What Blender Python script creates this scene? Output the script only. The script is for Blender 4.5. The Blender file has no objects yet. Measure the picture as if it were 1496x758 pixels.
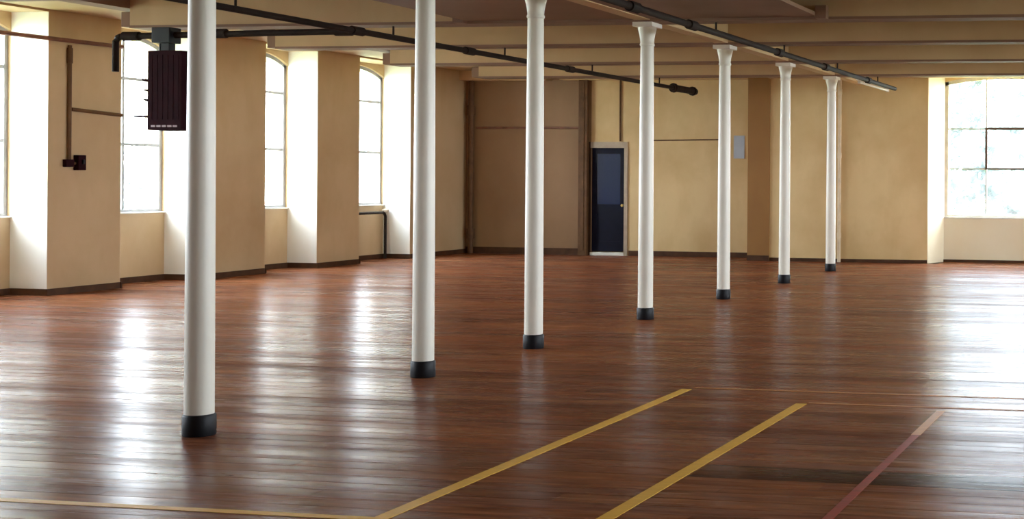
import bpy, bmesh, math, random
from mathutils import Vector, Matrix
random.seed(7)
C = bpy.context.scene
COL = C.collection
PI = math.pi

# ------------------------------------------------------------------ camera
cam_d = bpy.data.cameras.new('camera')
cam = bpy.data.objects.new('camera', cam_d)
COL.objects.link(cam)
C.camera = cam
EYE = 1.6
YAW, ROLL = math.atan(330 / 2000), 0.007
cam_d.sensor_width = 36.0
cam_d.lens = 36.0 * 2000 / 1496
cam_d.shift_x = (748 - 1400) / 1496
cam_d.shift_y = (259.7 - 379) / 1496
cam_d.clip_end = 300
cam.matrix_world = (Matrix.Translation((0, 0, EYE)) @ Matrix.Rotation(YAW, 4, 'Z')
                    @ Matrix.Rotation(PI / 2, 4, 'X') @ Matrix.Rotation(ROLL, 4, 'Z'))

# ------------------------------------------------------------------ sky and exposure
W = bpy.data.worlds.new('sky')
C.world = W
W.use_nodes = True
wn = W.node_tree
bg = wn.nodes['Background']
tc = wn.nodes.new('ShaderNodeTexCoord')
sx = wn.nodes.new('ShaderNodeSeparateXYZ')
rp = wn.nodes.new('ShaderNodeValToRGB')
rp.color_ramp.elements[0].position = 0.0
rp.color_ramp.elements[0].color = (0.84, 0.92, 1.0, 1)
rp.color_ramp.elements[1].position = 0.8
rp.color_ramp.elements[1].color = (0.66, 0.82, 1.0, 1)
wn.links.new(tc.outputs['Generated'], sx.inputs[0])
wn.links.new(sx.outputs['Z'], rp.inputs[0])
wn.links.new(rp.outputs[0], bg.inputs[0])
bg.inputs[1].default_value = 8.0
vs = C.view_settings
vs.view_transform = 'Standard'
vs.look = 'None'
vs.exposure = 2.1
vs.gamma = 1.0
vs.use_curve_mapping = False
C.cycles.max_bounces = 12
C.cycles.diffuse_bounces = 8
C.cycles.transparent_max_bounces = 16
C.cycles.use_denoising = True
C.cycles.sample_clamp_indirect = 10


# ------------------------------------------------------------------ materials
def new_mat(name):
    m = bpy.data.materials.new(name)
    m.use_nodes = True
    return m, m.node_tree, m.node_tree.nodes['Principled BSDF']


def world_noise(nt, scale, detail=4.0, stretch=(1, 1, 1), rough=0.55):
    g = nt.nodes.new('ShaderNodeNewGeometry')
    mp = nt.nodes.new('ShaderNodeMapping')
    mp.inputs['Scale'].default_value = stretch
    n = nt.nodes.new('ShaderNodeTexNoise')
    n.inputs['Scale'].default_value = scale
    n.inputs['Detail'].default_value = detail
    n.inputs['Roughness'].default_value = rough
    nt.links.new(g.outputs['Position'], mp.inputs['Vector'])
    nt.links.new(mp.outputs[0], n.inputs['Vector'])
    return n


def mix_rgb(nt, fac, a, b, mode='MIX'):
    m = nt.nodes.new('ShaderNodeMix')
    m.data_type = 'RGBA'
    m.blend_type = mode
    for sock, v in ((m.inputs[0], fac), (m.inputs[6], a), (m.inputs[7], b)):
        if hasattr(v, 'is_linked'):
            nt.links.new(v, sock)
        else:
            sock.default_value = v if not isinstance(v, tuple) else (*v[:3], 1)
    return m.outputs[2]


def map_range(nt, v, a, b, c, d):
    r = nt.nodes.new('ShaderNodeMapRange')
    nt.links.new(v, r.inputs[0])
    for i, x in enumerate((a, b, c, d)):
        r.inputs[i + 1].default_value = x
    return r.outputs[0]


def bump(nt, bsdf, h, strength, dist):
    b = nt.nodes.new('ShaderNodeBump')
    b.inputs['Strength'].default_value = strength
    b.inputs['Distance'].default_value = dist
    nt.links.new(h, b.inputs['Height'])
    nt.links.new(b.outputs[0], bsdf.inputs['Normal'])


def plain(name, col, rough=0.5, metal=0.0, var=0.12, scale=6.0, spec=0.5):
    m, nt, b = new_mat(name)
    n = world_noise(nt, scale)
    lo = tuple(c * (1 - var) for c in col)
    hi = tuple(min(1, c * (1 + var)) for c in col)
    nt.links.new(mix_rgb(nt, map_range(nt, n.outputs[0], 0.3, 0.7, 0, 1), lo, hi), b.inputs['Base Color'])
    b.inputs['Roughness'].default_value = rough
    b.inputs['Metallic'].default_value = metal
    b.inputs['Specular IOR Level'].default_value = spec
    return m


def plaster(name, col, stain):
    m, nt, b = new_mat(name)
    n1 = world_noise(nt, 0.7, 5)
    n2 = world_noise(nt, 2.2, 4, (1, 1, 0.35))
    n3 = world_noise(nt, 55, 3)
    c = mix_rgb(nt, map_range(nt, n1.outputs[0], 0.42, 0.72, 0, 0.75), col, stain)
    c = mix_rgb(nt, map_range(nt, n2.outputs[0], 0.5, 0.75, 0, 0.35), c, stain)
    nt.links.new(c, b.inputs['Base Color'])
    b.inputs['Roughness'].default_value = 0.62
    bump(nt, b, n3.outputs[0], 0.25, 0.004)
    return m


M = {}
M['wall'] = plaster('cream_plaster', (0.60, 0.43, 0.24), (0.46, 0.30, 0.14))
M['wall_far'] = plaster('ochre_cream_plaster', (0.76, 0.56, 0.28), (0.56, 0.36, 0.14))
M['glow_lining'] = plaster('off_white_reveal_glow', (0.84, 0.81, 0.74), (0.78, 0.72, 0.60))  # whiter than the wall: window glow put into the reveal colour
M['glow_lining_far'] = plaster('pale_cream_reveal_glow', (0.90, 0.82, 0.62), (0.84, 0.72, 0.48))  # paler cream imitates window glow on the far reveals and spandrel
M['shade_wall'] = plaster('shade_tan_plaster', (0.31, 0.175, 0.080), (0.23, 0.12, 0.05))  # darker tan stands in for shade at the far left
M['pilaster'] = plaster('brown_ochre_plaster', (0.31, 0.145, 0.032), (0.24, 0.10, 0.02))
M['beam'] = plaster('tan_painted_timber', (0.64, 0.44, 0.23), (0.50, 0.32, 0.15))
M['ceiling'] = plaster('brown_ceiling_timber', (0.36, 0.21, 0.13), (0.26, 0.14, 0.08))
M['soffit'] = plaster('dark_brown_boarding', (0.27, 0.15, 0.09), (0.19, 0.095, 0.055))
M['column'] = plain('ivory_gloss_paint', (0.90, 0.86, 0.74), 0.38, var=0.04, scale=3)
M['black'] = plain('black_gloss_paint', (0.006, 0.006, 0.008), 0.5, var=0.3, spec=0.3)
M['pipe'] = plain('dark_pipe_paint', (0.022, 0.012, 0.008), 0.75, var=0.35, spec=0.2)
M['rust'] = plain('red_brown_pipe_paint', (0.20, 0.075, 0.04), 0.5, var=0.3)
M['conduit'] = plain('brown_conduit_paint', (0.13, 0.062, 0.024), 0.6, var=0.25, spec=0.25)
M['cream_pipe'] = plain('cream_pipe_paint', (0.72, 0.58, 0.38), 0.45)
M['maroon'] = plain('dark_maroon_enamel', (0.020, 0.002, 0.005), 0.8, var=0.25, spec=0.12)
M['maroon_edge'] = plain('pale_vent_metal', (0.25, 0.17, 0.18), 0.4, 0.3)
M['skirting'] = plain('dark_brown_skirting', (0.075, 0.030, 0.012), 0.6, var=0.3, spec=0.25)
M['frame'] = plain('grey_window_paint', (0.34, 0.33, 0.33), 0.45)
M['white_frame'] = plain('white_window_paint', (0.78, 0.77, 0.70), 0.45)
M['casement'] = plain('brown_casement_paint', (0.16, 0.10, 0.07), 0.45)
M['navy'] = plain('navy_door_gloss', (0.005, 0.006, 0.018), 0.5, var=0.2, spec=0.15)
M['door_frame'] = plain('dark_door_timber', (0.04, 0.020, 0.009), 0.6, var=0.3, spec=0.25)
M['grey_paint'] = plain('pale_grey_paint', (0.46, 0.37, 0.27), 0.6)
M['paper'] = plain('pale_blue_paper', (0.52, 0.58, 0.68), 0.7, var=0.05)
M['white'] = plain('white_enamel', (0.85, 0.82, 0.74), 0.35, var=0.04)
M['brass'] = plain('brass', (0.55, 0.38, 0.14), 0.3, 0.9)
M['bark'] = plain('bark', (0.10, 0.075, 0.05), 0.9, var=0.4)
M['grass'] = plain('grass', (0.16, 0.22, 0.09), 0.95, var=0.4, scale=1.5)

m, nt, b = new_mat('leaf_green')
n = world_noise(nt, 1.4)
nt.links.new(mix_rgb(nt, n.outputs[0], (0.025, 0.055, 0.045), (0.065, 0.11, 0.085)), b.inputs['Base Color'])
b.inputs['Roughness'].default_value = 0.6
M['leaf'] = m

# dusty glass: mostly clear, a thin film of dust that scatters daylight
m, nt, b = new_mat('dusty_glass')
nt.nodes.remove(b)
tr = nt.nodes.new('ShaderNodeBsdfTransparent')
du = nt.nodes.new('ShaderNodeBsdfTranslucent')
gl = nt.nodes.new('ShaderNodeBsdfGlossy')
gl.inputs['Roughness'].default_value = 0.03
du.inputs[0].default_value = (0.95, 0.96, 0.97, 1)
n = world_noise(nt, 2.5, 5)
m1 = nt.nodes.new('ShaderNodeMixShader')
m2 = nt.nodes.new('ShaderNodeMixShader')
nt.links.new(map_range(nt, n.outputs[0], 0.3, 0.7, 0.02, 0.08), m1.inputs[0])
nt.links.new(tr.outputs[0], m1.inputs[1])
nt.links.new(du.outputs[0], m1.inputs[2])
m2.inputs[0].default_value = 0.05
nt.links.new(m1.outputs[0], m2.inputs[1])
nt.links.new(gl.outputs[0], m2.inputs[2])
nt.links.new(m2.outputs[0], nt.nodes['Material Output'].inputs[0])
M['glass'] = m

# varnished floorboards: each board carries its own tone in a colour attribute
m, nt, b = new_mat('varnished_floorboard')
at = nt.nodes.new('ShaderNodeAttribute')
at.attribute_name = 'tone'
g1 = world_noise(nt, 5.0, 5, (0.35, 4.5, 1), 0.6)
g2 = world_noise(nt, 0.55, 4, (0.5, 1.3, 1))
g3 = world_noise(nt, 2.0, 5, (0.35, 5, 1), 0.6)
c = mix_rgb(nt, map_range(nt, g1.outputs[0], 0.35, 0.68, 0, 0.85), at.outputs['Color'], (0.12, 0.040, 0.020))
c = mix_rgb(nt, map_range(nt, g2.outputs[0], 0.48, 0.7, 0, 0.55), c, (0.40, 0.140, 0.050))
c = mix_rgb(nt, map_range(nt, g3.outputs[0], 0.60, 0.78, 0, 0.6), c, (0.36, 0.20, 0.115))
nt.links.new(c, b.inputs['Base Color'])
nt.links.new(map_range(nt, g3.outputs[0], 0.3, 0.75, 0.19, 0.35), b.inputs['Roughness'])
b.inputs['IOR'].default_value = 1.37
bump(nt, b, g1.outputs[0], 0.15, 0.002)
dry = nt.nodes.new('ShaderNodeBsdfDiffuse')          # where the varnish has been walked off the wood is matt
nt.links.new(c, dry.inputs['Color'])
g4 = world_noise(nt, 1.1, 5, (0.22, 2.6, 1), 0.6)
ms = nt.nodes.new('ShaderNodeMixShader')
nt.links.new(map_range(nt, g4.outputs[0], 0.30, 0.68, 0.20, 0.74), ms.inputs[0])
nt.links.new(dry.outputs[0], ms.inputs[1])
nt.links.new(b.outputs[0], ms.inputs[2])
nt.links.new(ms.outputs[0], nt.nodes['Material Output'].inputs[0])
M['board'] = m


def paint(name, col, worn, amount):
    m, nt, b = new_mat(name)
    n = world_noise(nt, 7, 6, (0.5, 4, 1), 0.7)
    nt.links.new(mix_rgb(nt, map_range(nt, n.outputs[0], 0.45, 0.7, 0, amount), col, worn), b.inputs['Base Color'])
    b.inputs['Roughness'].default_value = 0.45
    b.inputs['Specular IOR Level'].default_value = 0.3
    return m


M['yellow'] = paint('yellow_floor_paint', (0.95, 0.54, 0.08), (0.72, 0.36, 0.06), 0.5)
M['red'] = paint('worn_red_floor_paint', (0.40, 0.062, 0.035), (0.22, 0.05, 0.026), 0.8)
M['thin'] = paint('worn_orange_floor_paint', (0.66, 0.30, 0.10), (0.36, 0.14, 0.05), 0.8)
M['pale'] = paint('pale_orange_floor_paint', (0.85, 0.48, 0.24), (0.5, 0.2, 0.09), 0.5)


# ------------------------------------------------------------------ helpers
def link(o, parent=None):
    COL.objects.link(o)
    if parent is not None:
        o.parent = parent
        o.matrix_parent_inverse = parent.matrix_basis.inverted()
    return o


def obj(name, bm, mat, parent=None, smooth=False):
    """bm is in world coordinates; the object's origin is moved to the shape's base"""
    me = bpy.data.meshes.new(name)
    bmesh.ops.recalc_face_normals(bm, faces=bm.faces)
    bm.to_mesh(me)
    bm.free()
    me.materials.append(mat)
    if smooth:
        for p in me.polygons:
            p.use_smooth = True
        me.set_sharp_from_angle(angle=math.radians(35))
    co = [v.co for v in me.vertices]
    lo = Vector((min(c.x for c in co), min(c.y for c in co), min(c.z for c in co)))
    hi = Vector((max(c.x for c in co), max(c.y for c in co), max(c.z for c in co)))
    org = Vector(((lo.x + hi.x) / 2, (lo.y + hi.y) / 2, lo.z))
    me.transform(Matrix.Translation(-org))
    o = bpy.data.objects.new(name, me)
    o.location = org
    link(o)
    if parent is not None:
        o.parent = parent
        o.location = org - parent_world(parent)
    return o


def parent_world(p):
    v = Vector(p.location)
    while p.parent is not None:
        p = p.parent
        v += Vector(p.location)
    return v


def thing(name, label, cat, loc=(0, 0, 0), group=None, kind='thing'):
    o = bpy.data.objects.new(name, None)
    o.empty_display_size = 0.1
    o.location = loc
    COL.objects.link(o)
    return tag(o, label, cat, group, kind)


def tag(o, label, cat, group=None, kind='thing'):
    o['label'] = label
    o['category'] = cat
    o['kind'] = kind
    if group:
        o['group'] = group
    return o


def struct(name, bm, mat):
    o = obj(name, bm, mat)
    o['kind'] = 'structure'
    return o


def add_box(bm, x0, x1, y0, y1, z0, z1, bevel=0.0):
    vs_ = [bm.verts.new(p) for p in ((x0, y0, z0), (x1, y0, z0), (x1, y1, z0), (x0, y1, z0),
                                     (x0, y0, z1), (x1, y0, z1), (x1, y1, z1), (x0, y1, z1))]
    fs = [bm.faces.new([vs_[i] for i in f]) for f in ((0, 3, 2, 1), (4, 5, 6, 7), (0, 1, 5, 4),
                                                     (1, 2, 6, 5), (2, 3, 7, 6), (3, 0, 4, 7))]
    if bevel:
        es = list({e for f in fs for e in f.edges})
        bmesh.ops.bevel(bm, geom=es, offset=bevel, segments=2, affect='EDGES', profile=0.7)
    return bm


def box(x0, x1, y0, y1, z0, z1, bevel=0.0):
    return add_box(bmesh.new(), x0, x1, y0, y1, z0, z1, bevel)


def add_lathe(bm, prof, c, seg=24):
    """prof: list of (radius, z) from the bottom up"""
    rings = []
    for r, z in prof:
        rings.append([bm.verts.new((c[0] + r * math.cos(2 * PI * k / seg), c[1] + r * math.sin(2 * PI * k / seg), c[2] + z))
                      for k in range(seg)])
    for a, b_ in zip(rings, rings[1:]):
        for k in range(seg):
            bm.faces.new((a[k], a[(k + 1) % seg], b_[(k + 1) % seg], b_[k]))
    bm.faces.new(rings[0][::-1])
    bm.faces.new(rings[-1])
    return bm


def add_tube(bm, pts, r, seg=12):
    """closed tube along a polyline"""
    pts = [Vector(p) for p in pts]
    rings = []
    n = len(pts)
    for i, p in enumerate(pts):
        if i == 0:
            d = (pts[1] - p).normalized()
        elif i == n - 1:
            d = (p - pts[i - 1]).normalized()
        else:
            d = ((pts[i + 1] - p).normalized() + (p - pts[i - 1]).normalized()).normalized()
        ref = Vector((0, 0, 1)) if abs(d.z) < 0.9 else Vector((0, 1, 0))
        a = d.cross(ref).normalized()
        b_ = d.cross(a).normalized()
        rings.append([bm.verts.new(p + r * (a * math.cos(2 * PI * k / seg) + b_ * math.sin(2 * PI * k / seg))) for k in range(seg)])
    for u, v in zip(rings, rings[1:]):
        for k in range(seg):
            bm.faces.new((u[k], u[(k + 1) % seg], v[(k + 1) % seg], v[k]))
    bm.faces.new(rings[0][::-1])
    bm.faces.new(rings[-1])
    return bm


def tube(pts, r, seg=12):
    return add_tube(bmesh.new(), pts, r, seg)


# ------------------------------------------------------------------ room dimensions (metres)
XL = -14.45            # room face of the left-hand piers
XN = -15.0             # back of the window niches
XO = -15.35            # outer face
XR = 7.0
YN, YF_L, YF_R = -6.0, 25.9, 25.1
X_STEP = -7.77         # where the far wall steps forward
ZC = 3.75
NICHE_TOP = 3.66
SILL, SPRING, CROWN = 1.0, 3.42, 3.60
BAYS = [(22.25, 23.88), (19.73, 21.06), (16.72, 18.22), (13.98, 15.50), (11.20, 12.74),
        (8.42, 9.96), (5.64, 7.18), (2.86, 4.40)]
FWX0, FWX1 = -4.50, -2.10      # far window, clear opening
FNX0, FNX1 = -4.72, -1.88      # its niche at the wall face
FSILL, FSPRING, FCROWN = 0.83, 3.42, 3.545
DX0, DX1, DZ = -11.74, -11.03, 2.15


def arch_pts(a, b_, spring, crown, n=10):
    out = []
    w = b_ - a
    h = crown - spring
    R = (w * w / 4 + h * h) / (2 * h)
    cz = crown - R
    for i in range(n + 1):
        t = a + w * i / n
        out.append((t, cz + math.sqrt(max(0, R * R - (t - (a + b_) / 2) ** 2))))
    return out


def add_over_arch(bm, axis, a, b_, spring, crown, top, d0, d1):
    """wall above an arched opening; axis 'y': opening runs along Y, thickness in X"""
    def P(t, d, z):
        return (d, t, z) if axis == 'y' else (t, d, z)
    pts = arch_pts(a, b_, spring, crown)
    lo0 = [bm.verts.new(P(t, d0, z)) for t, z in pts]
    lo1 = [bm.verts.new(P(t, d1, z)) for t, z in pts]
    hi0 = [bm.verts.new(P(t, d0, top)) for t, z in pts]
    hi1 = [bm.verts.new(P(t, d1, top)) for t, z in pts]
    for i in range(len(pts) - 1):
        bm.faces.new((lo0[i], lo0[i + 1], hi0[i + 1], hi0[i]))
        bm.faces.new((lo1[i], lo1[i + 1], hi1[i + 1], hi1[i]))
        bm.faces.new((lo0[i], lo0[i + 1], lo1[i + 1], lo1[i]))
        bm.faces.new((hi0[i], hi0[i + 1], hi1[i + 1], hi1[i]))
    bm.faces.new((lo0[0], lo1[0], hi1[0], hi0[0]))
    bm.faces.new((lo0[-1], lo1[-1], hi1[-1], hi0[-1]))


# ---- left wall: thin outer skin with arched openings, deep piers, niches down to the floor
bm = bmesh.new()
ys = sorted(BAYS)
edge = YN - 0.3
for a, b_ in ys:
    add_box(bm, XO, XL, edge, a, 0, ZC)
    add_box(bm, XO, XN, a, b_, 0, SILL)
    add_over_arch(bm, 'y', a, b_, SPRING, CROWN, NICHE_TOP, XO, XN)
    add_box(bm, XO, XL, a, b_, NICHE_TOP, ZC)
    edge = b_
add_box(bm, XO, XL, edge, YF_L, 0, ZC)
wall_left = struct('wall_left', bm, M['wall'])
for a, b_ in ys:
    for p, q in ((a, a + 0.006), (b_ - 0.006, b_)):
        o = obj('glow_reveal', box(XN, XL - 0.004, p, q, 0, NICHE_TOP), M['glow_lining'], wall_left)
        o['label'] = 'side of a window niche, whitened for the window glow'


# ---- far wall: two planes, door opening, arched window in a splayed niche
bm = bmesh.new()
YB = 26.3
add_box(bm, DX1, -8.2, YF_L, YB, 0, ZC)
add_box(bm, DX0, DX1, YF_L, YB, DZ + 0.12, ZC)
add_box(bm, DX0, DX1, YF_L + 0.12, YB, 0, DZ + 0.12)
add_box(bm, X_STEP, FNX0, YF_R, YB, 0, ZC)
add_box(bm, FNX1, XR + 0.3, YF_R, YB, 0, ZC)
YW = 25.62


def add_prism_z(bm, poly, z0, z1):
    lo = [bm.verts.new((x, y, z0)) for x, y in poly]
    hi = [bm.verts.new((x, y, z1)) for x, y in poly]
    n = len(poly)
    bm.faces.new(lo)
    bm.faces.new(hi)
    for i in range(n):
        bm.faces.new((lo[i], lo[(i + 1) % n], hi[(i + 1) % n], hi[i]))


add_prism_z(bm, [(FNX0, YF_R), (FWX0, YW), (FWX0, YB), (FNX0, YB)], 0, ZC)
add_prism_z(bm, [(FNX1, YF_R), (FWX1, YW), (FWX1, YB), (FNX1, YB)], 0, ZC)
add_box(bm, FWX0, FWX1, YW, YB, 0, FSILL)
add_over_arch(bm, 'x', FWX0, FWX1, FSPRING, FCROWN, ZC, YW, YB)
add_prism_z(bm, [(FNX0, YF_R), (FWX0, YW), (FWX1, YW), (FNX1, YF_R)], 3.56, ZC)
wall_back = struct('wall_back', bm, M['wall_far'])
sec = obj('shaded_section', box(XO, DX0, YF_L, YB, 0, ZC), M['shade_wall'], wall_back)  # same wall, with its shade put into the colour
sec['label'] = 'part of the far wall left of the navy door, toned darker for shade'
pil = obj('pilaster', box(-8.2, X_STEP, YF_R - 0.04, YB, 0, ZC), M['pilaster'], wall_back)  # upright strip, browner than the wall on either side
pil['label'] = 'brown ochre upright strip of the far wall'

for p0, p1 in (((FNX0, YF_R), (FWX0, YW)), ((FNX1, YF_R), (FWX1, YW))):
    s_ = 0.006 if p0[0] < -3 else -0.006
    bm = bmesh.new()
    add_prism_z(bm, [(p0[0] + s_, p0[1] + 0.004), (p1[0] + s_, p1[1]), p1, (p0[0], p0[1] + 0.004)], 0, 3.56)
    o = obj('glow_reveal', bm, M['glow_lining_far'], wall_back)
    o['label'] = 'splayed side of the far window niche, paled for the window glow'
o = obj('glow_spandrel', box(FWX0, FWX1, YW - 0.006, YW, 0, FSILL), M['glow_lining_far'], wall_back)
o['label'] = 'wall under the far window, paled for the window glow'

# ---- right wall (out of view) with window openings added for light, wall behind the camera
RW_ADDED = [(5.2, 7.6), (11.2, 13.6), (15.6, 18.0), (20.0, 22.4)]
bm = bmesh.new()
edge = YN - 0.3
for a, b_ in RW_ADDED:
    add_box(bm, XR, XR + 0.5, edge, a, 0, ZC)
    add_box(bm, XR, XR + 0.5, a, b_, 0, 1.0)
    add_box(bm, XR, XR + 0.5, a, b_, 3.45, ZC)
    edge = b_
add_box(bm, XR, XR + 0.5, edge, YF_R, 0, ZC)
wall_right = struct('wall_right', bm, M['wall'])
wall_front = struct('wall_front', box(XL, XR, YN - 0.3, YN, 0, ZC), M['wall'])

# ---- ceiling with cross beams
ceiling = struct('ceiling', box(XO, XR + 0.5, YN - 0.3, YB, ZC, ZC + 0.25), M['ceiling'])
COLS = [7.49, 9.98, 11.84, 14.50, 17.12, 19.87, 22.60]
XC = -5.92
BEAM_Z = 3.30
XE = -12.3             # edge beam where the cross beams stop short of the left wall
for y in [-3.6, -0.9, 1.8, 4.6] + COLS:
    bmo = obj('beam', box(XE, XR, y - 0.14, y + 0.14, BEAM_Z + 0.03, ZC), M['beam'], ceiling)
    shd = obj('soffit_shade_strip', box(XE, XR, y - 0.15, y + 0.15, BEAM_Z, BEAM_Z + 0.03), M['soffit'], bmo)  # dark strip added to imitate the shaded underside of the beam
    shd['label'] = 'dark brown strip imitating the shade under the beam'
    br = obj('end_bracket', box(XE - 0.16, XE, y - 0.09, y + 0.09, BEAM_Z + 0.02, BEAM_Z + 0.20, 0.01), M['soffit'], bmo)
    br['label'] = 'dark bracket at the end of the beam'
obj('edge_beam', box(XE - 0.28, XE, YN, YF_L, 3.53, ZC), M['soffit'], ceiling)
o = obj('ceiling_strip', box(XL, XE - 0.28, YN, YF_L, 3.69, ZC), M['wall'], ceiling)
o['label'] = 'cream plastered strip of ceiling along the left wall'
obj('beam', box(X_STEP, XR, 24.84, YF_R, 3.46, ZC), M['beam'], ceiling)
obj('beam', box(XE, X_STEP, 25.62, YF_L, 3.50, ZC), M['beam'], ceiling)
obj('beam', box(XL, XE - 0.28, 25.62, YF_L, 3.50, 3.69), M['beam'], ceiling)
gy = [YN] + [v for y in [-3.6, -0.9, 1.8, 4.6] + COLS for v in (y - 0.15, y + 0.15)] + [24.84]
for a, b_ in zip(gy[0::2], gy[1::2]):
    obj('girder', box(XC - 0.09, XC + 0.09, a, b_, BEAM_Z + 0.02, ZC), M['beam'], ceiling)
for x0, x1 in ((-8.0, XC - 0.09), (XC + 0.09, -3.92)):
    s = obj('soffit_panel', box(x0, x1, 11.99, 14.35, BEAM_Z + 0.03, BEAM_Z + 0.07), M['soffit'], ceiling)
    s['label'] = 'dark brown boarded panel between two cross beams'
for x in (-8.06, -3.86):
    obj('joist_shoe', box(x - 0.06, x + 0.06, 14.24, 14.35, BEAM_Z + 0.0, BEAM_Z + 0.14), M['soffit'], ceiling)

# ------------------------------------------------------------------ floor
floor = struct('floor', box(XO, XR + 0.5, YN - 0.3, YB, -0.20, -0.03), M['skirting'])
BW = 0.16
BOARD_TONES = [(0.200, 0.075, 0.036), (0.180, 0.066, 0.032), (0.220, 0.084, 0.038), (0.165, 0.064, 0.034),
               (0.190, 0.078, 0.044), (0.235, 0.095, 0.044), (0.150, 0.056, 0.030), (0.215, 0.070, 0.032)]


def in_view(x, y):
    """rough share of the camera's view cone on the floor"""
    dx = x * math.cos(YAW) + y * math.sin(YAW)
    dz = -x * math.sin(YAW) + y * math.cos(YAW)
    if dz < 6.3:
        return 0.0
    return 1.0 / dz ** 3 if -0.705 < dx / dz < 0.05 else 0.0


boards = []
y = YN
while y < YF_L - 0.01:
    y1 = min(y + BW, YF_L)
    xmax = XR if y1 <= YF_R else (FWX1 if False else X_STEP)
    x = XN if True else XL
    x -= random.uniform(0, 2.5)
    while x < XR:
        ln = random.uniform(2.4, 4.8)
        if 6.95 < (y + y1) / 2 < 7.3 and x < -2.6 < x + ln:      # a joint where a run of dark worn boards begins
            ln = -2.6 - x
        xa, xb = max(x, XN), min(x + ln, XR)
        if y1 > YF_R:
            xb = min(xb, X_STEP if y1 <= YF_R + 0.02 else X_STEP)
        if xb - xa > 0.05:
            k = 12
            wgt = sum(in_view(xa + (xb - xa) * (i + .5) / k, (y + y1) / 2) for i in range(k)) * (xb - xa) / k
            tone = random.choice(BOARD_TONES)
            s = random.uniform(0.88, 1.12)
            tone = tuple(c * s * k_ for c, k_ in zip(tone, (1.46, 1.40, 1.32)))
            if 6.95 < (y + y1) / 2 < 7.3 and xa > -2.7:          # a run of dark worn boards
                tone = (0.016, 0.010, 0.008)
            boards.append((wgt, xa + 0.0008, xb - 0.0008, y + 0.0005, y1 - 0.0005, tone,
                           random.gauss(0, 0.0028), random.uniform(-0.0004, 0.0)))
        x += ln
    y = y1
# niche at the far window
for k in range(3):
    a = YF_R + k * 0.17
    boards.append((0.0, FNX0 + 0.2, FNX1 - 0.2, a + 0.001, a + 0.169, BOARD_TONES[k], 0.001, 0.0))
boards.sort(key=lambda t: -t[0])


def add_board(bm, t):
    _, xa, xb, ya, yb, tone, tilt, dz = t
    h = (yb - ya) / 2 * tilt
    za, zb = dz - h, dz + h
    ch = 0.0025
    lay = bm.loops.layers.float_color.get('tone') or bm.loops.layers.float_color.new('tone')
    pts = [(xa, ya, -0.03), (xb, ya, -0.03), (xb, yb, -0.03), (xa, yb, -0.03),
           (xa, ya, za - ch / 2), (xb, ya, za - ch / 2), (xb, yb, zb - ch / 2), (xa, yb, zb - ch / 2),
           (xa, ya + ch, za), (xb, ya + ch, za), (xb, yb - ch, zb), (xa, yb - ch, zb)]
    v = [bm.verts.new(p) for p in pts]
    for f in ((8, 9, 10, 11), (4, 5, 9, 8), (6, 7, 11, 10), (0, 1, 5, 4), (2, 3, 7, 6), (1, 2, 6, 10, 9, 5), (3, 0, 4, 8, 11, 7)):
        fc = bm.faces.new([v[i] for i in f])
        for lp in fc.loops:
            lp[lay] = (*tone, 1)


for t in boards[:300]:
    bm = bmesh.new()
    add_board(bm, t)
    obj('floorboard', bm, M['board'], floor)
bm = bmesh.new()
for t in boards[300:]:
    add_board(bm, t)
o = obj('floorboards', bm, M['board'], floor)
o['kind'] = 'stuff'


# ---- painted court lines, 2 mm of paint on the boards
def court_line(x0, x1, y0, y1, mat, label):
    o = obj('court_line', box(x0, x1, y0, y1, 0.0003, 0.0022), M[mat], floor)
    o['label'] = label


court_line(-3.71, -3.63, -1.0, 9.80, 'yellow', 'long yellow line painted on the floorboards, nearest the columns')
court_line(-2.69, -2.61, -1.0, 9.34, 'yellow', 'middle yellow line painted on the floorboards')
court_line(-1.665, -1.605, 8.35, 9.25, 'pale', 'short pale orange end of the worn red line')
court_line(-1.66, -1.61, -1.0, 8.35, 'red', 'worn red line painted on the floorboards')
court_line(-3.63, 5.0, 9.86, 9.90, 'thin', 'thin worn orange cross line at the far end of the long yellow line')
court_line(-2.61, 5.0, 9.36, 9.40, 'thin', 'thin worn orange cross line at the end of the middle yellow line')
court_line(-9.5, -3.71, 5.79, 5.85, 'yellow', 'yellow cross line at the near left of the floor')

# ------------------------------------------------------------------ skirting
bm = bmesh.new()
edge = YN
T, Hs = 0.02, 0.085
for a, b_ in ys:
    add_box(bm, XL, XL + T, edge, a - T, 0, Hs)
    add_box(bm, XN, XL + T, a, a - T, 0, Hs) if False else add_box(bm, XN + T, XL + T, a, a + T, 0, Hs)
    add_box(bm, XN, XN + T, a, b_, 0, Hs)
    add_box(bm, XN + T, XL + T, b_ - T, b_, 0, Hs)
    edge = b_
add_box(bm, XL, XL + T, edge, YF_L, 0, Hs)
struct('baseboard_left', bm, M['skirting'])
bm = bmesh.new()
add_box(bm, XL + T, -11.95, YF_L - T, YF_L, 0, 0.13)
add_box(bm, -10.93, -8.2, YF_L - T, YF_L, 0, 0.10)
add_box(bm, -8.2, X_STEP, YF_R - 0.06, YF_R - 0.04, 0, 0.10)
add_box(bm, X_STEP, FNX0, YF_R - T, YF_R, 0, 0.06)
add_box(bm, FWX0, FWX1, YW - T - 0.006, YW - 0.006, 0, 0.05)
add_box(bm, FNX1, XR, YF_R - T, YF_R, 0, 0.06)
struct('baseboard_back', bm, M['skirting'])


# ------------------------------------------------------------------ windows of the left wall
def bar_y(x0, x1, y0, y1, z0, z1):
    return box(x0, x1, y0, y1, z0, z1)


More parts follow.
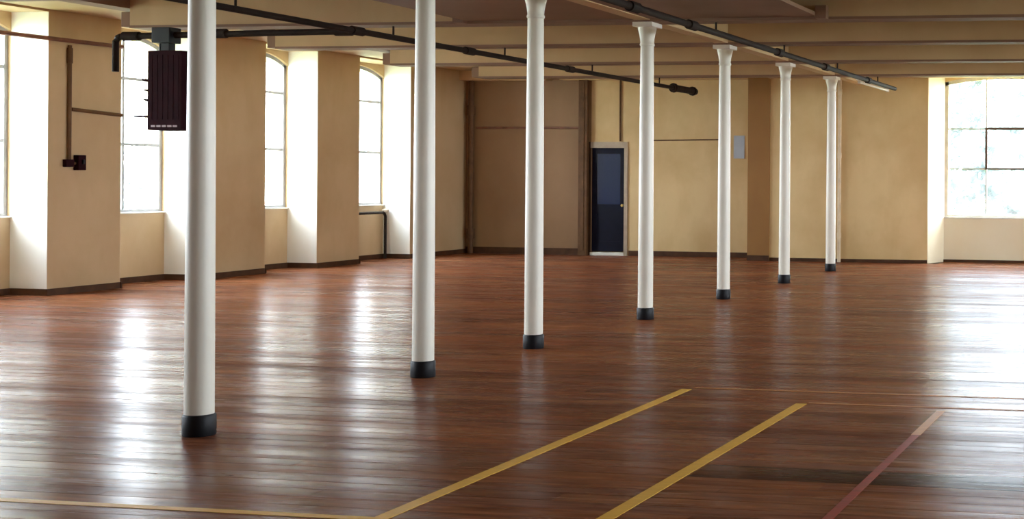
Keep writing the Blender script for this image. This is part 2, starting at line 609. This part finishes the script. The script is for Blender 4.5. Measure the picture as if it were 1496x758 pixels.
def ring_arch(axis, a, b_, spring, crown, w, d0, d1):
    bm = bmesh.new()
    o_ = arch_pts(a, b_, spring, crown)
    i_ = arch_pts(a, b_, spring - w, crown - w)

    def P(t, d, z):
        return (d, t, z) if axis == 'y' else (t, d, z)
    for k in range(len(o_) - 1):
        q = [o_[k], o_[k + 1], i_[k + 1], i_[k]]
        v0 = [bm.verts.new(P(t, d0, z)) for t, z in q]
        v1 = [bm.verts.new(P(t, d1, z)) for t, z in q]
        bm.faces.new(v0)
        bm.faces.new(v1)
        for j in range(4):
            bm.faces.new((v0[j], v0[(j + 1) % 4], v1[(j + 1) % 4], v1[j]))
    bmesh.ops.remove_doubles(bm, verts=bm.verts, dist=1e-5)
    return bm


def add_arched_pane(bm, axis, a, b_, z0, full, spring, crown, d0, d1):
    """pane from a to b with flat bottom and the top cut by the arch that spans `full`"""
    def P(t, d, z):
        return (d, t, z) if axis == 'y' else (t, d, z)
    w = full[1] - full[0]
    h = crown - spring
    R = (w * w / 4 + h * h) / (2 * h)
    n = 6
    ts = [a + (b_ - a) * i / n for i in range(n + 1)]
    top = [(t, crown - R + math.sqrt(R * R - (t - (full[0] + full[1]) / 2) ** 2)) for t in ts]
    poly = [(a, z0), (b_, z0)] + top[::-1]
    v0 = [bm.verts.new(P(t, d0, z)) for t, z in poly]
    v1 = [bm.verts.new(P(t, d1, z)) for t, z in poly]
    bm.faces.new(v0)
    bm.faces.new(v1)
    k = len(poly)
    for j in range(k):
        bm.faces.new((v0[j], v0[(j + 1) % k], v1[(j + 1) % k], v1[j]))


def portal(loc, rot, sx_, sy_):
    """sampling guide for the daylight through an opening; gives no light of its own"""
    ld = bpy.data.lights.new('daylight_portal', 'AREA')
    ld.shape = 'RECTANGLE'
    ld.size, ld.size_y = sx_, sy_
    ld.cycles.is_portal = True
    o = bpy.data.objects.new('daylight_portal', ld)
    o.location = loc
    o.rotation_euler = rot
    COL.objects.link(o)


for i, (a, b_) in enumerate(BAYS):
    dx0, dx1 = XN - 0.12, XN - 0.05
    bm = bmesh.new()
    add_box(bm, dx0, dx1, a, a + 0.06, SILL, SPRING)
    add_box(bm, dx0, dx1, b_ - 0.06, b_, SILL, SPRING)
    add_box(bm, dx0, dx1, a + 0.06, b_ - 0.06, SILL, SILL + 0.06)
    w = obj('window_%d' % (i + 1), bm, M['frame'])
    w['kind'] = 'structure'
    obj('arched_head', ring_arch('y', a, b_, SPRING, CROWN, 0.06, dx0, dx1), M['frame'], w)
    mid = (a + b_) / 2
    zt = [2.0, 2.95]
    obj('mullion', box(dx0 + 0.01, dx1 - 0.01, mid - 0.022, mid + 0.022, SILL + 0.06, CROWN - 0.06), M['frame'], w)
    for z in zt:
        for p, q in ((a + 0.06, mid - 0.022), (mid + 0.022, b_ - 0.06)):
            obj('transom', box(dx0 + 0.01, dx1 - 0.01, p, q, z - 0.022, z + 0.022), M['frame'], w)
    obj('window_sill', box(XN - 0.05, XN + 0.03, a + 0.01, b_ - 0.01, SILL, SILL + 0.02), M['white_frame'], w)
    gx0, gx1 = XN - 0.088, XN - 0.083
    for p, q in ((a + 0.06, mid - 0.022), (mid + 0.022, b_ - 0.06)):
        for z0, z1 in ((SILL + 0.06, 1.978), (2.022, 2.928)):
            obj('pane', box(gx0, gx1, p, q, z0, z1), M['glass'], w)
        bm = bmesh.new()
        add_arched_pane(bm, 'y', p, q, 2.972, (a, b_), SPRING - 0.06, CROWN - 0.06, gx0, gx1)
        obj('pane', bm, M['glass'], w)
    portal((XO + 0.02, mid, (SILL + CROWN) / 2), (0, -PI / 2, 0), CROWN - SILL, b_ - a)

# ---- far window
fy0, fy1 = YW + 0.05, YW + 0.12
bm = bmesh.new()
add_box(bm, FWX0, FWX0 + 0.07, fy0, fy1, FSILL, FSPRING)
add_box(bm, FWX1 - 0.07, FWX1, fy0, fy1, FSILL, FSPRING)
add_box(bm, FWX0 + 0.07, FWX1 - 0.07, fy0, fy1, FSILL, FSILL + 0.07)
fw = obj('window_9', bm, M['white_frame'])
fw['kind'] = 'structure'
obj('arched_head', ring_arch('x', FWX0, FWX1, FSPRING, FCROWN, 0.07, fy0, fy1), M['white_frame'], fw)
FM = (-3.70, -2.90)
FZ = (1.77, 2.53)
xs = [FWX0 + 0.07, FM[0], FM[1], FWX1 - 0.07]
zs = [FSILL + 0.07, FZ[0], FZ[1]]
for x in FM:
    obj('mullion', box(x - 0.012, x + 0.012, fy0 + 0.01, fy1 - 0.01, FSILL + 0.07, FCROWN - 0.075), M['white_frame'], fw)
for z in FZ:
    for k in range(3):
        obj('transom', box(xs[k] + (0.018 if k else 0), xs[k + 1] - (0.018 if k < 2 else 0), fy0 + 0.01, fy1 - 0.01, z - 0.011, z + 0.011), M['white_frame'], fw)
bm = bmesh.new()
cx0, cx1 = FM[0] - 0.02, FM[1] + 0.02
for a_ in ((cx0, cx1, FZ[0] - 0.01, FZ[0] + 0.02), (cx0, cx1, FZ[1] - 0.02, FZ[1] + 0.025), (cx0, cx0 + 0.045, FZ[0] + 0.02, FZ[1] - 0.02),
           (cx1 - 0.045, cx1, FZ[0] + 0.02, FZ[1] - 0.02)):
    add_box(bm, a_[0], a_[1], fy0 - 0.03, fy0 + 0.008, a_[2], a_[3])
cs = obj('casement', bm, M['casement'], fw)
cs['label'] = 'dark framed opening light in the middle of the window'
obj('window_sill', box(FWX0 + 0.01, FWX1 - 0.01, YW - 0.03, fy0, FSILL, FSILL + 0.025), M['white_frame'], fw)
for k in range(3):
    p, q = xs[k] + (0.018 if k else 0), xs[k + 1] - (0.018 if k < 2 else 0)
    for z0, z1 in ((FSILL + 0.07, FZ[0] - 0.018), (FZ[0] + 0.018, FZ[1] - 0.018)):
        obj('pane', box(p, q, fy0 + 0.03, fy0 + 0.035, z0, z1), M['glass'], fw)
    bm = bmesh.new()
    add_arched_pane(bm, 'x', p, q, FZ[1] + 0.018, (FWX0, FWX1), FSPRING - 0.07, FCROWN - 0.07, fy0 + 0.03, fy0 + 0.035)
    obj('pane', bm, M['glass'], fw)
portal(((FWX0 + FWX1) / 2, YB - 0.02, (FSILL + FCROWN) / 2), (-PI / 2, 0, 0), FWX1 - FWX0, FCROWN - FSILL)

# ---- windows added to the unseen right wall to light the room
for i, (a, b_) in enumerate(RW_ADDED):
    bm = bmesh.new()
    x0, x1 = XR + 0.2, XR + 0.27
    add_box(bm, x0, x1, a, a + 0.07, 1.0, 3.45)
    add_box(bm, x0, x1, b_ - 0.07, b_, 1.0, 3.45)
    add_box(bm, x0, x1, a + 0.07, b_ - 0.07, 1.0, 1.07)
    add_box(bm, x0, x1, a + 0.07, b_ - 0.07, 3.38, 3.45)
    w = obj('window_%d' % (10 + i), bm, M['frame'])
    w['kind'] = 'structure'
    mid = (a + b_) / 2
    obj('mullion', box(x0 + 0.01, x1 - 0.01, mid - 0.02, mid + 0.02, 1.07, 3.38), M['frame'], w)  # mullion of the added, unseen window
    obj('pane', box(x0 + 0.03, x0 + 0.035, a + 0.07, mid - 0.02, 1.07, 3.38), M['glass'], w)
    obj('pane', box(x0 + 0.03, x0 + 0.035, mid + 0.02, b_ - 0.07, 1.07, 3.38), M['glass'], w)
    portal((XR + 0.48, mid, 2.22), (0, PI / 2, 0), 2.45, b_ - a)

# ------------------------------------------------------------------ door
bm = bmesh.new()
add_box(bm, DX0, DX1, YF_L + 0.06, YF_L + 0.105, 0.075, DZ - 0.003)
door = obj('door_1', bm, M['navy'])
door['kind'] = 'structure'
door['label'] = 'dark navy door with a tall glazed panel in the far wall'
bm = bmesh.new()
for a_ in ((DX0, DX0 + 0.11, 0.075, DZ), (DX1 - 0.11, DX1, 0.075, DZ), (DX0 + 0.11, DX1 - 0.11, 0.075, 0.28),
           (DX0 + 0.11, DX1 - 0.11, DZ - 0.12, DZ), (DX0 + 0.11, DX1 - 0.11, 0.86, 1.02)):
    add_box(bm, a_[0], a_[1], YF_L + 0.045, YF_L + 0.06, a_[2], a_[3])
obj('door_stiles', bm, M['navy'], door)
m, nt, b = new_mat('dark_blue_door_glass')
b.inputs['Base Color'].default_value = (0.015, 0.026, 0.075, 1)
b.inputs['Specular IOR Level'].default_value = 0.25
b.inputs['Roughness'].default_value = 0.2
M['door_glass'] = m
p = obj('door_pane', box(DX0 + 0.11, DX1 - 0.11, YF_L + 0.05, YF_L + 0.06, 1.02, DZ - 0.12), M['door_glass'], door)
p['label'] = 'dark blue glass pane'
bm = bmesh.new()
add_lathe(bm, [(0.0, 0), (0.028, 0.0), (0.03, 0.02), (0.024, 0.04), (0.0, 0.045)][1:4], (0, 0, 0), 12)
bm.transform(Matrix.Translation((DX1 - 0.06, YF_L + 0.045, 1.0)) @ Matrix.Rotation(PI / 2, 4, 'X'))
obj('door_knob', bm, M['brass'], door, True)
bm = bmesh.new()
add_box(bm, DX0 - 0.16, DX0, YF_L - 0.03, YF_L + 0.0, 0, DZ + 0.12)
fr = obj('door_frame', bm, M['door_frame'], door)
bm = bmesh.new()
add_box(bm, DX1, DX1 + 0.07, YF_L - 0.03, YF_L, 0, DZ + 0.12)
add_box(bm, DX0, DX1, YF_L - 0.03, YF_L + 0.1, DZ, DZ + 0.12)
fr = obj('door_frame', bm, M['grey_paint'], door)
fr['label'] = 'pale grey painted lintel and right side of the door frame'
th = obj('threshold', box(DX0, DX1, YF_L - 0.04, YF_L + 0.105, 0.0, 0.06), M['white'], door)
th['label'] = 'pale threshold step'

# ------------------------------------------------------------------ cast iron columns
COL_LABELS = [
    'slender ivory round column nearest the camera, beside the hanging maroon heater',
    'second ivory column from the camera, standing in front of the fourth window',
    'third ivory column from the camera, just left of the navy door',
    'fourth ivory column from the camera, just right of the navy door',
    'fifth ivory column from the camera, beside the pale blue notice',
    'sixth ivory column from the camera, second last of the row',
    'last and farthest ivory column of the row, beside the thin wall pipe',
]


def make_column(y):
    t = thing('cast_iron_column', '', 'column', (XC, y, 0), 'ivory columns standing in a row')
    seg = 28
    bm = add_lathe(bmesh.new(), [(0.091, 0.0), (0.094, 0.006), (0.094, 0.118), (0.089, 0.128), (0.083, 0.130)], (XC, y, 0.0), seg)
    s = obj('base_sleeve', bm, M['black'], t, True)
    s['label'] = 'black painted foot'
    bm = add_lathe(bmesh.new(), [(0.083, 0.130), (0.082, 0.9), (0.079, 1.8), (0.075, 2.6), (0.072, 3.04)], (XC, y, 0), seg)
    obj('shaft', bm, M['column'], t, True)
    bm = add_lathe(bmesh.new(), [(0.072, 3.04), (0.080, 3.05), (0.082, 3.06), (0.079, 3.07), (0.074, 3.08), (0.078, 3.12),
                                 (0.087, 3.17), (0.098, 3.215), (0.102, 3.23), (0.102, 3.25)], (XC, y, 0), seg)
    obj('capital', bm, M['column'], t, True)
    bm = bmesh.new()
    add_box(bm, XC - 0.115, XC + 0.115, y - 0.15, y + 0.15, 3.25, 3.30, 0.006)
    obj('cap_plate', bm, M['column'], t)
    return t


def copy_thing(t, loc):
    r = t.copy()
    COL.objects.link(r)
    r.location = loc
    for ch in list(t.children):
        c_ = ch.copy()
        COL.objects.link(c_)
        c_.parent = r
        for g_ in list(ch.children):
            d_ = g_.copy()
            COL.objects.link(d_)
            d_.parent = c_
    return r


col0 = make_column(COLS[0])
for i, y in enumerate(COLS):
    o = col0 if i == 0 else copy_thing(col0, (XC, y, 0))
    o['label'] = COL_LABELS[i]


# ------------------------------------------------------------------ pipes
def pipe_thing(name, label, cat, pts, r, mat, couplings=(), hangers=(), coupling_r=1.45, coupling_l=0.10):
    t = thing(name, label, cat, tuple(pts[0]))
    obj('pipe', tube(pts, r), M[mat], t, True)
    for p, d in couplings:
        p, d = Vector(p), Vector(d).normalized()
        obj('coupling', tube([p - d * coupling_l, p + d * coupling_l], r * coupling_r), M[mat], t, True)
    for p, top in hangers:
        bm = tube([(p[0], p[1], p[2] + r * 0.9), (p[0], p[1], top)], 0.012, 8)
        obj('hanger_rod', bm, M[mat], t, True)
    return t


LZ, LX = 3.17, -9.0
pipe_thing('overhead_pipe', 'dark overhead pipe running lengthwise between columns and windows', 'pipe',
           [(LX, -2, LZ), (LX, 23.2, LZ)], 0.034, 'pipe',
           [((LX, yy, LZ), (0, 1, 0)) for yy in (13.8, 16.2, 19.1, 22.0)],
           [((LX, yy, LZ), BEAM_Z) for yy in (4.6, 7.49, 9.98, 11.84, 14.5, 17.12, 19.87, 22.6)])
t = thing('pipe_valve', 'thick dark valve at the far end of the overhead pipe', 'valve', (LX, 23.2, LZ))
obj('valve_body', tube([(LX, 23.2, LZ), (LX, 23.35, LZ), (LX, 23.45, LZ), (LX, 24.3, LZ), (LX, 24.36, LZ)], 0.062), M['pipe'], t, True)
obj('flange', tube([(LX, 23.25, LZ), (LX, 23.30, LZ)], 0.085), M['pipe'], t, True)
obj('flange', tube([(LX, 24.20, LZ), (LX, 24.25, LZ)], 0.085), M['pipe'], t, True)

BY = 13.80
bp = pipe_thing('branch_pipe', 'dark cross pipe from the overhead pipe to above the maroon heater', 'pipe',
           [(LX - 0.052, BY, LZ), (-11.92, BY, LZ - 0.03)], 0.036, 'pipe',
           [((-9.16, BY, LZ), (1, 0, 0)), ((-10.7, BY, LZ - 0.01), (1, 0, 0)), ((-11.8, BY, LZ - 0.03), (1, 0, 0))],
           [])
dp = thing('drop_pipe', 'short dark pipe end turning down beside the second window, left of the heater', 'pipe', (-12.0, BY, 2.74))
obj('pipe', tube([(-11.93, BY, LZ - 0.03), (-11.97, BY, LZ - 0.045), (-12.0, BY, LZ - 0.09), (-12.0, BY, 2.74)], 0.036), M['pipe'], dp, True)
clamp = obj('pipe_clamp', box(-11.47, -11.24, BY - 0.09, BY + 0.09, 3.055, 3.23, 0.012), M['black'], bp, False)
clamp['label'] = 'black clamp block gripping the pipe'

RX, RZ = -5.12, 3.185
pipe_thing('overhead_conduit', 'dark conduit running lengthwise under the beams beside the column tops', 'pipe',
           [(RX, -2, RZ), (RX, 24.0, RZ)], 0.036, 'pipe',
           [((RX, yy, RZ), (0, 1, 0)) for yy in (12.2, 13.75, 16.9, 19.2, 21.9)],
           [((RX, yy, RZ), BEAM_Z) for yy in (4.6, 7.49, 9.98, 11.84, 14.5, 17.12, 19.87, 22.6)])

XS = XL + 0.03
pipe_thing('wall_pipe', 'red brown pipe along the top of the left wall across the first window', 'pipe',
           [(XS, 12.9, 3.30), (XS, 16.70, 3.32)], 0.028, 'rust')
t = pipe_thing('switch_conduit', 'brown conduit dropping down the first pier to the switch box', 'conduit',
               [(XS - 0.003, 15.81, 3.255), (XS - 0.003, 15.81, 1.76)], 0.024, 'conduit', [((XS - 0.003, 15.81, 3.12), (0, 0, 1))])
obj('junction_box', box(XL, XL + 0.06, 15.73, 15.86, 1.66, 1.76, 0.008), M['maroon'], t)
pipe_thing('cross_conduit', 'brown conduit running level across the middle of the first pier', 'conduit',
           [(XS - 0.003, 15.84, 2.42), (XS - 0.003, 16.70, 2.38)], 0.024, 'conduit')
t = thing('switch_box', 'small dark maroon switch box on the first pier below the conduit', 'switch', (XL, 15.96, 1.62))
bm = box(XL, XL + 0.085, 15.905, 16.03, 1.62, 1.82, 0.012)
obj('box_body', bm, M['maroon'], t)
obj('switch_lever', box(XL + 0.085, XL + 0.11, 15.955, 15.985, 1.70, 1.76, 0.006), M['black'], t)
obj('conduit_elbow', tube([(XS, 15.86, 1.71), (XS, 15.905, 1.71)], 0.018), M['conduit'], t, True)

# heating pipe in the corner of the fourth niche
NX = XN + 0.10
t = thing('heating_pipe', 'dark heating pipe standing in the corner under the fourth window', 'pipe', (NX, 23.78, 0))
obj('riser', tube([(NX, 23.78, 0), (NX, 23.78, 0.80), (NX, 23.75, 0.85), (NX, 23.70, 0.87), (NX, 22.5, 0.87)], 0.026), M['pipe'], t, True)
obj('valve', add_lathe(bmesh.new(), [(0.03, 0), (0.06, 0.01), (0.065, 0.05), (0.03, 0.07)], (NX, 23.78, 0.87), 14), M['grey_paint'], t, True)

# corner riser and pipework on the far wall
pipe_thing('corner_pipe', 'dark brown vertical pipe in the corner of left and far walls', 'pipe',
           [(XL + 0.16, YF_L - 0.09, 0), (XL + 0.16, YF_L - 0.09, 3.5)], 0.055, 'conduit',
           [((XL + 0.16, YF_L - 0.09, z), (0, 0, 1)) for z in (0.4, 2.9)])
pipe_thing('far_wall_pipe', 'red brown level pipe on the far wall above the navy door', 'pipe',
           [(XL + 0.25, YF_L - 0.035, 2.55), (-11.97, YF_L - 0.035, 2.55)], 0.022, 'rust')
t = thing('pipe_casing', 'brown boxed upright casing reaching the ceiling left of the navy door', 'casing', (-11.87, YF_L, 0))
obj('casing_board', box(-11.96, -11.78, YF_L - 0.12, YF_L - 0.031, 0, 3.5), M['conduit'], t)
obj('cover_strip', box(-11.90, -11.84, YF_L - 0.135, YF_L - 0.12, 0.1, 3.45), M['conduit'], t)
pipe_thing('door_conduit', 'thin brown conduit dropping from the ceiling to the door lintel', 'conduit',
           [(-11.12, YF_L - 0.02, 3.5), (-11.12, YF_L - 0.02, DZ + 0.13)], 0.018, 'conduit')
pipe_thing('level_conduit', 'thin brown level conduit on the far wall right of the door', 'conduit',
           [(-10.55, YF_L - 0.015, 2.30), (-9.05, YF_L - 0.015, 2.32)], 0.013, 'conduit')
pipe_thing('down_pipe', 'thin cream pipe down the far wall beside the last column', 'pipe',
           [(-6.40, YF_R - 0.05, 0.0), (-6.40, YF_R - 0.05, 3.46)], 0.034, 'cream_pipe',
           [((-6.40, YF_R - 0.05, z), (0, 0, 1)) for z in (0.5, 2.0, 3.2)], coupling_r=1.25, coupling_l=0.05)
t = tag(obj('wall_notice', box(-8.76, -8.54, YF_L - 0.012, YF_L, 1.95, 2.40), M['paper']),
        'pale blue paper notice on the far wall beside the fifth column', 'notice')

# ------------------------------------------------------------------ hanging heater
HX0, HX1, HZ0, HZ1 = -11.45, -11.02, 2.07, 2.96
HY0, HY1 = BY - 0.17, BY + 0.15
t = thing('unit_heater', 'dark maroon heater cabinet hanging from the cross pipe beside the first column', 'heater', ((HX0 + HX1) / 2, BY, HZ0))
obj('cabinet', box(HX0, HX1, HY0, HY1, HZ0, HZ1, 0.015), M['maroon'], t)
for k in range(6):
    x = HX0 + 0.05 + k * 0.066
    obj('front_rib', box(x - 0.012, x + 0.012, HY0 - 0.003, HY0, HZ0 + 0.12, HZ1 - 0.05, 0.0), M['maroon'], t)
for k in range(5):
    x = HX0 + 0.08 + k * 0.068
    o = obj('vent_slot', box(x - 0.026, x + 0.026, HY0 - 0.006, HY0, HZ0 + 0.035, HZ0 + 0.055), M['maroon_edge'], t)
for z, ln in ((2.62, 0.07), (2.51, 0.05), (2.40, 0.05)):
    bm = bmesh.new()
    add_box(bm, -ln, 0, -0.17, 0.17, -0.009, 0.009)
    bm.transform(Matrix.Translation((HX0, BY, z)) @ Matrix.Rotation(0.25, 4, 'Y'))
    obj('louvre_slat', bm, M['maroon'], t)
obj('louvre_slat', box(HX0 - 0.19, HX0, BY - 0.15, BY - 0.02, 2.215, 2.235), M['maroon'], t)
obj('hanger_stem', box(-11.38, -11.28, BY - 0.05, BY + 0.05, HZ1, 3.055, 0.006), M['black'], t)
obj('hanger_rod', tube([(-11.43, BY, HZ1), (-11.43, BY, 3.055)], 0.013, 8), M['black'], t)

# ------------------------------------------------------------------ light fitting at the far end of the conduit
t = thing('fluorescent_batten', 'white fluorescent batten under the beams beyond the last column', 'light fitting', (-5.42, 22.5, 3.2))
obj('batten_body', box(-5.475, -5.365, 22.48, 24.80, 3.235, 3.298, 0.01), M['white'], t)
obj('lamp_tube', tube([(-5.42, 22.53, 3.20), (-5.42, 24.75, 3.20)], 0.019), M['white'], t, True)
for yy in (22.50, 24.75):
    obj('lamp_holder', box(-5.445, -5.395, yy, yy + 0.03, 3.18, 3.235), M['white'], t)

# ------------------------------------------------------------------ outside
gb = struct('ground', box(-90, 80, -40, 110, -3.4, -3.2), M['grass'])


def tree(x, y, h, r, label, seed):
    rnd = random.Random(seed)
    z0 = -3.2
    t = thing('tree', label, 'tree', (x, y, z0), 'trees outside the windows')
    obj('trunk', add_lathe(bmesh.new(), [(0.28, 0), (0.2, h * 0.2), (0.15, h * 0.5), (0.05, h * 0.85)], (x, y, z0), 10), M['bark'], t, True)
    bm = bmesh.new()
    blobs = [(rnd.uniform(-.6, .6) * r, rnd.uniform(-.6, .6) * r, h * rnd.uniform(0.35, 0.9), r * rnd.uniform(.35, .6)) for _ in range(22)]
    for bx, by, bz, br in blobs:
        for _ in range(260):
            d = Vector((rnd.gauss(0, 1), rnd.gauss(0, 1), rnd.gauss(0, 1))).normalized() * br * rnd.uniform(0.6, 1.0)
            p = Vector((x + bx, y + by, z0 + bz)) + d
            a_ = Vector((rnd.gauss(0, 1), rnd.gauss(0, 1), rnd.gauss(0, 1))).normalized()
            b2 = a_.orthogonal().normalized()
            s = rnd.uniform(0.10, 0.2)
            bm.faces.new([bm.verts.new(p + v) for v in (a_ * s, b2 * s * .5, -a_ * s, -b2 * s * .5)])
    me = bpy.data.meshes.new('crown')
    bm.to_mesh(me)
    bm.free()
    me.materials.append(M['leaf'])
    me.transform(Matrix.Translation((-x, -y, -z0)))
    o = bpy.data.objects.new('crown', me)
    COL.objects.link(o)
    o.parent = t


tree(-4.7, 38.0, 7.6, 2.6, 'green tree outside the far window, towards its right side', 1)
tree(-9.5, 42.0, 7.4, 2.6, 'green tree outside the far window, towards its left side', 2)
tree(-0.4, 33.0, 7.0, 2.2, 'green tree outside the far window at the edge of the picture', 3)
tree(-27.0, 30.0, 5.2, 2.0, 'green tree low outside the second window of the left wall', 4)
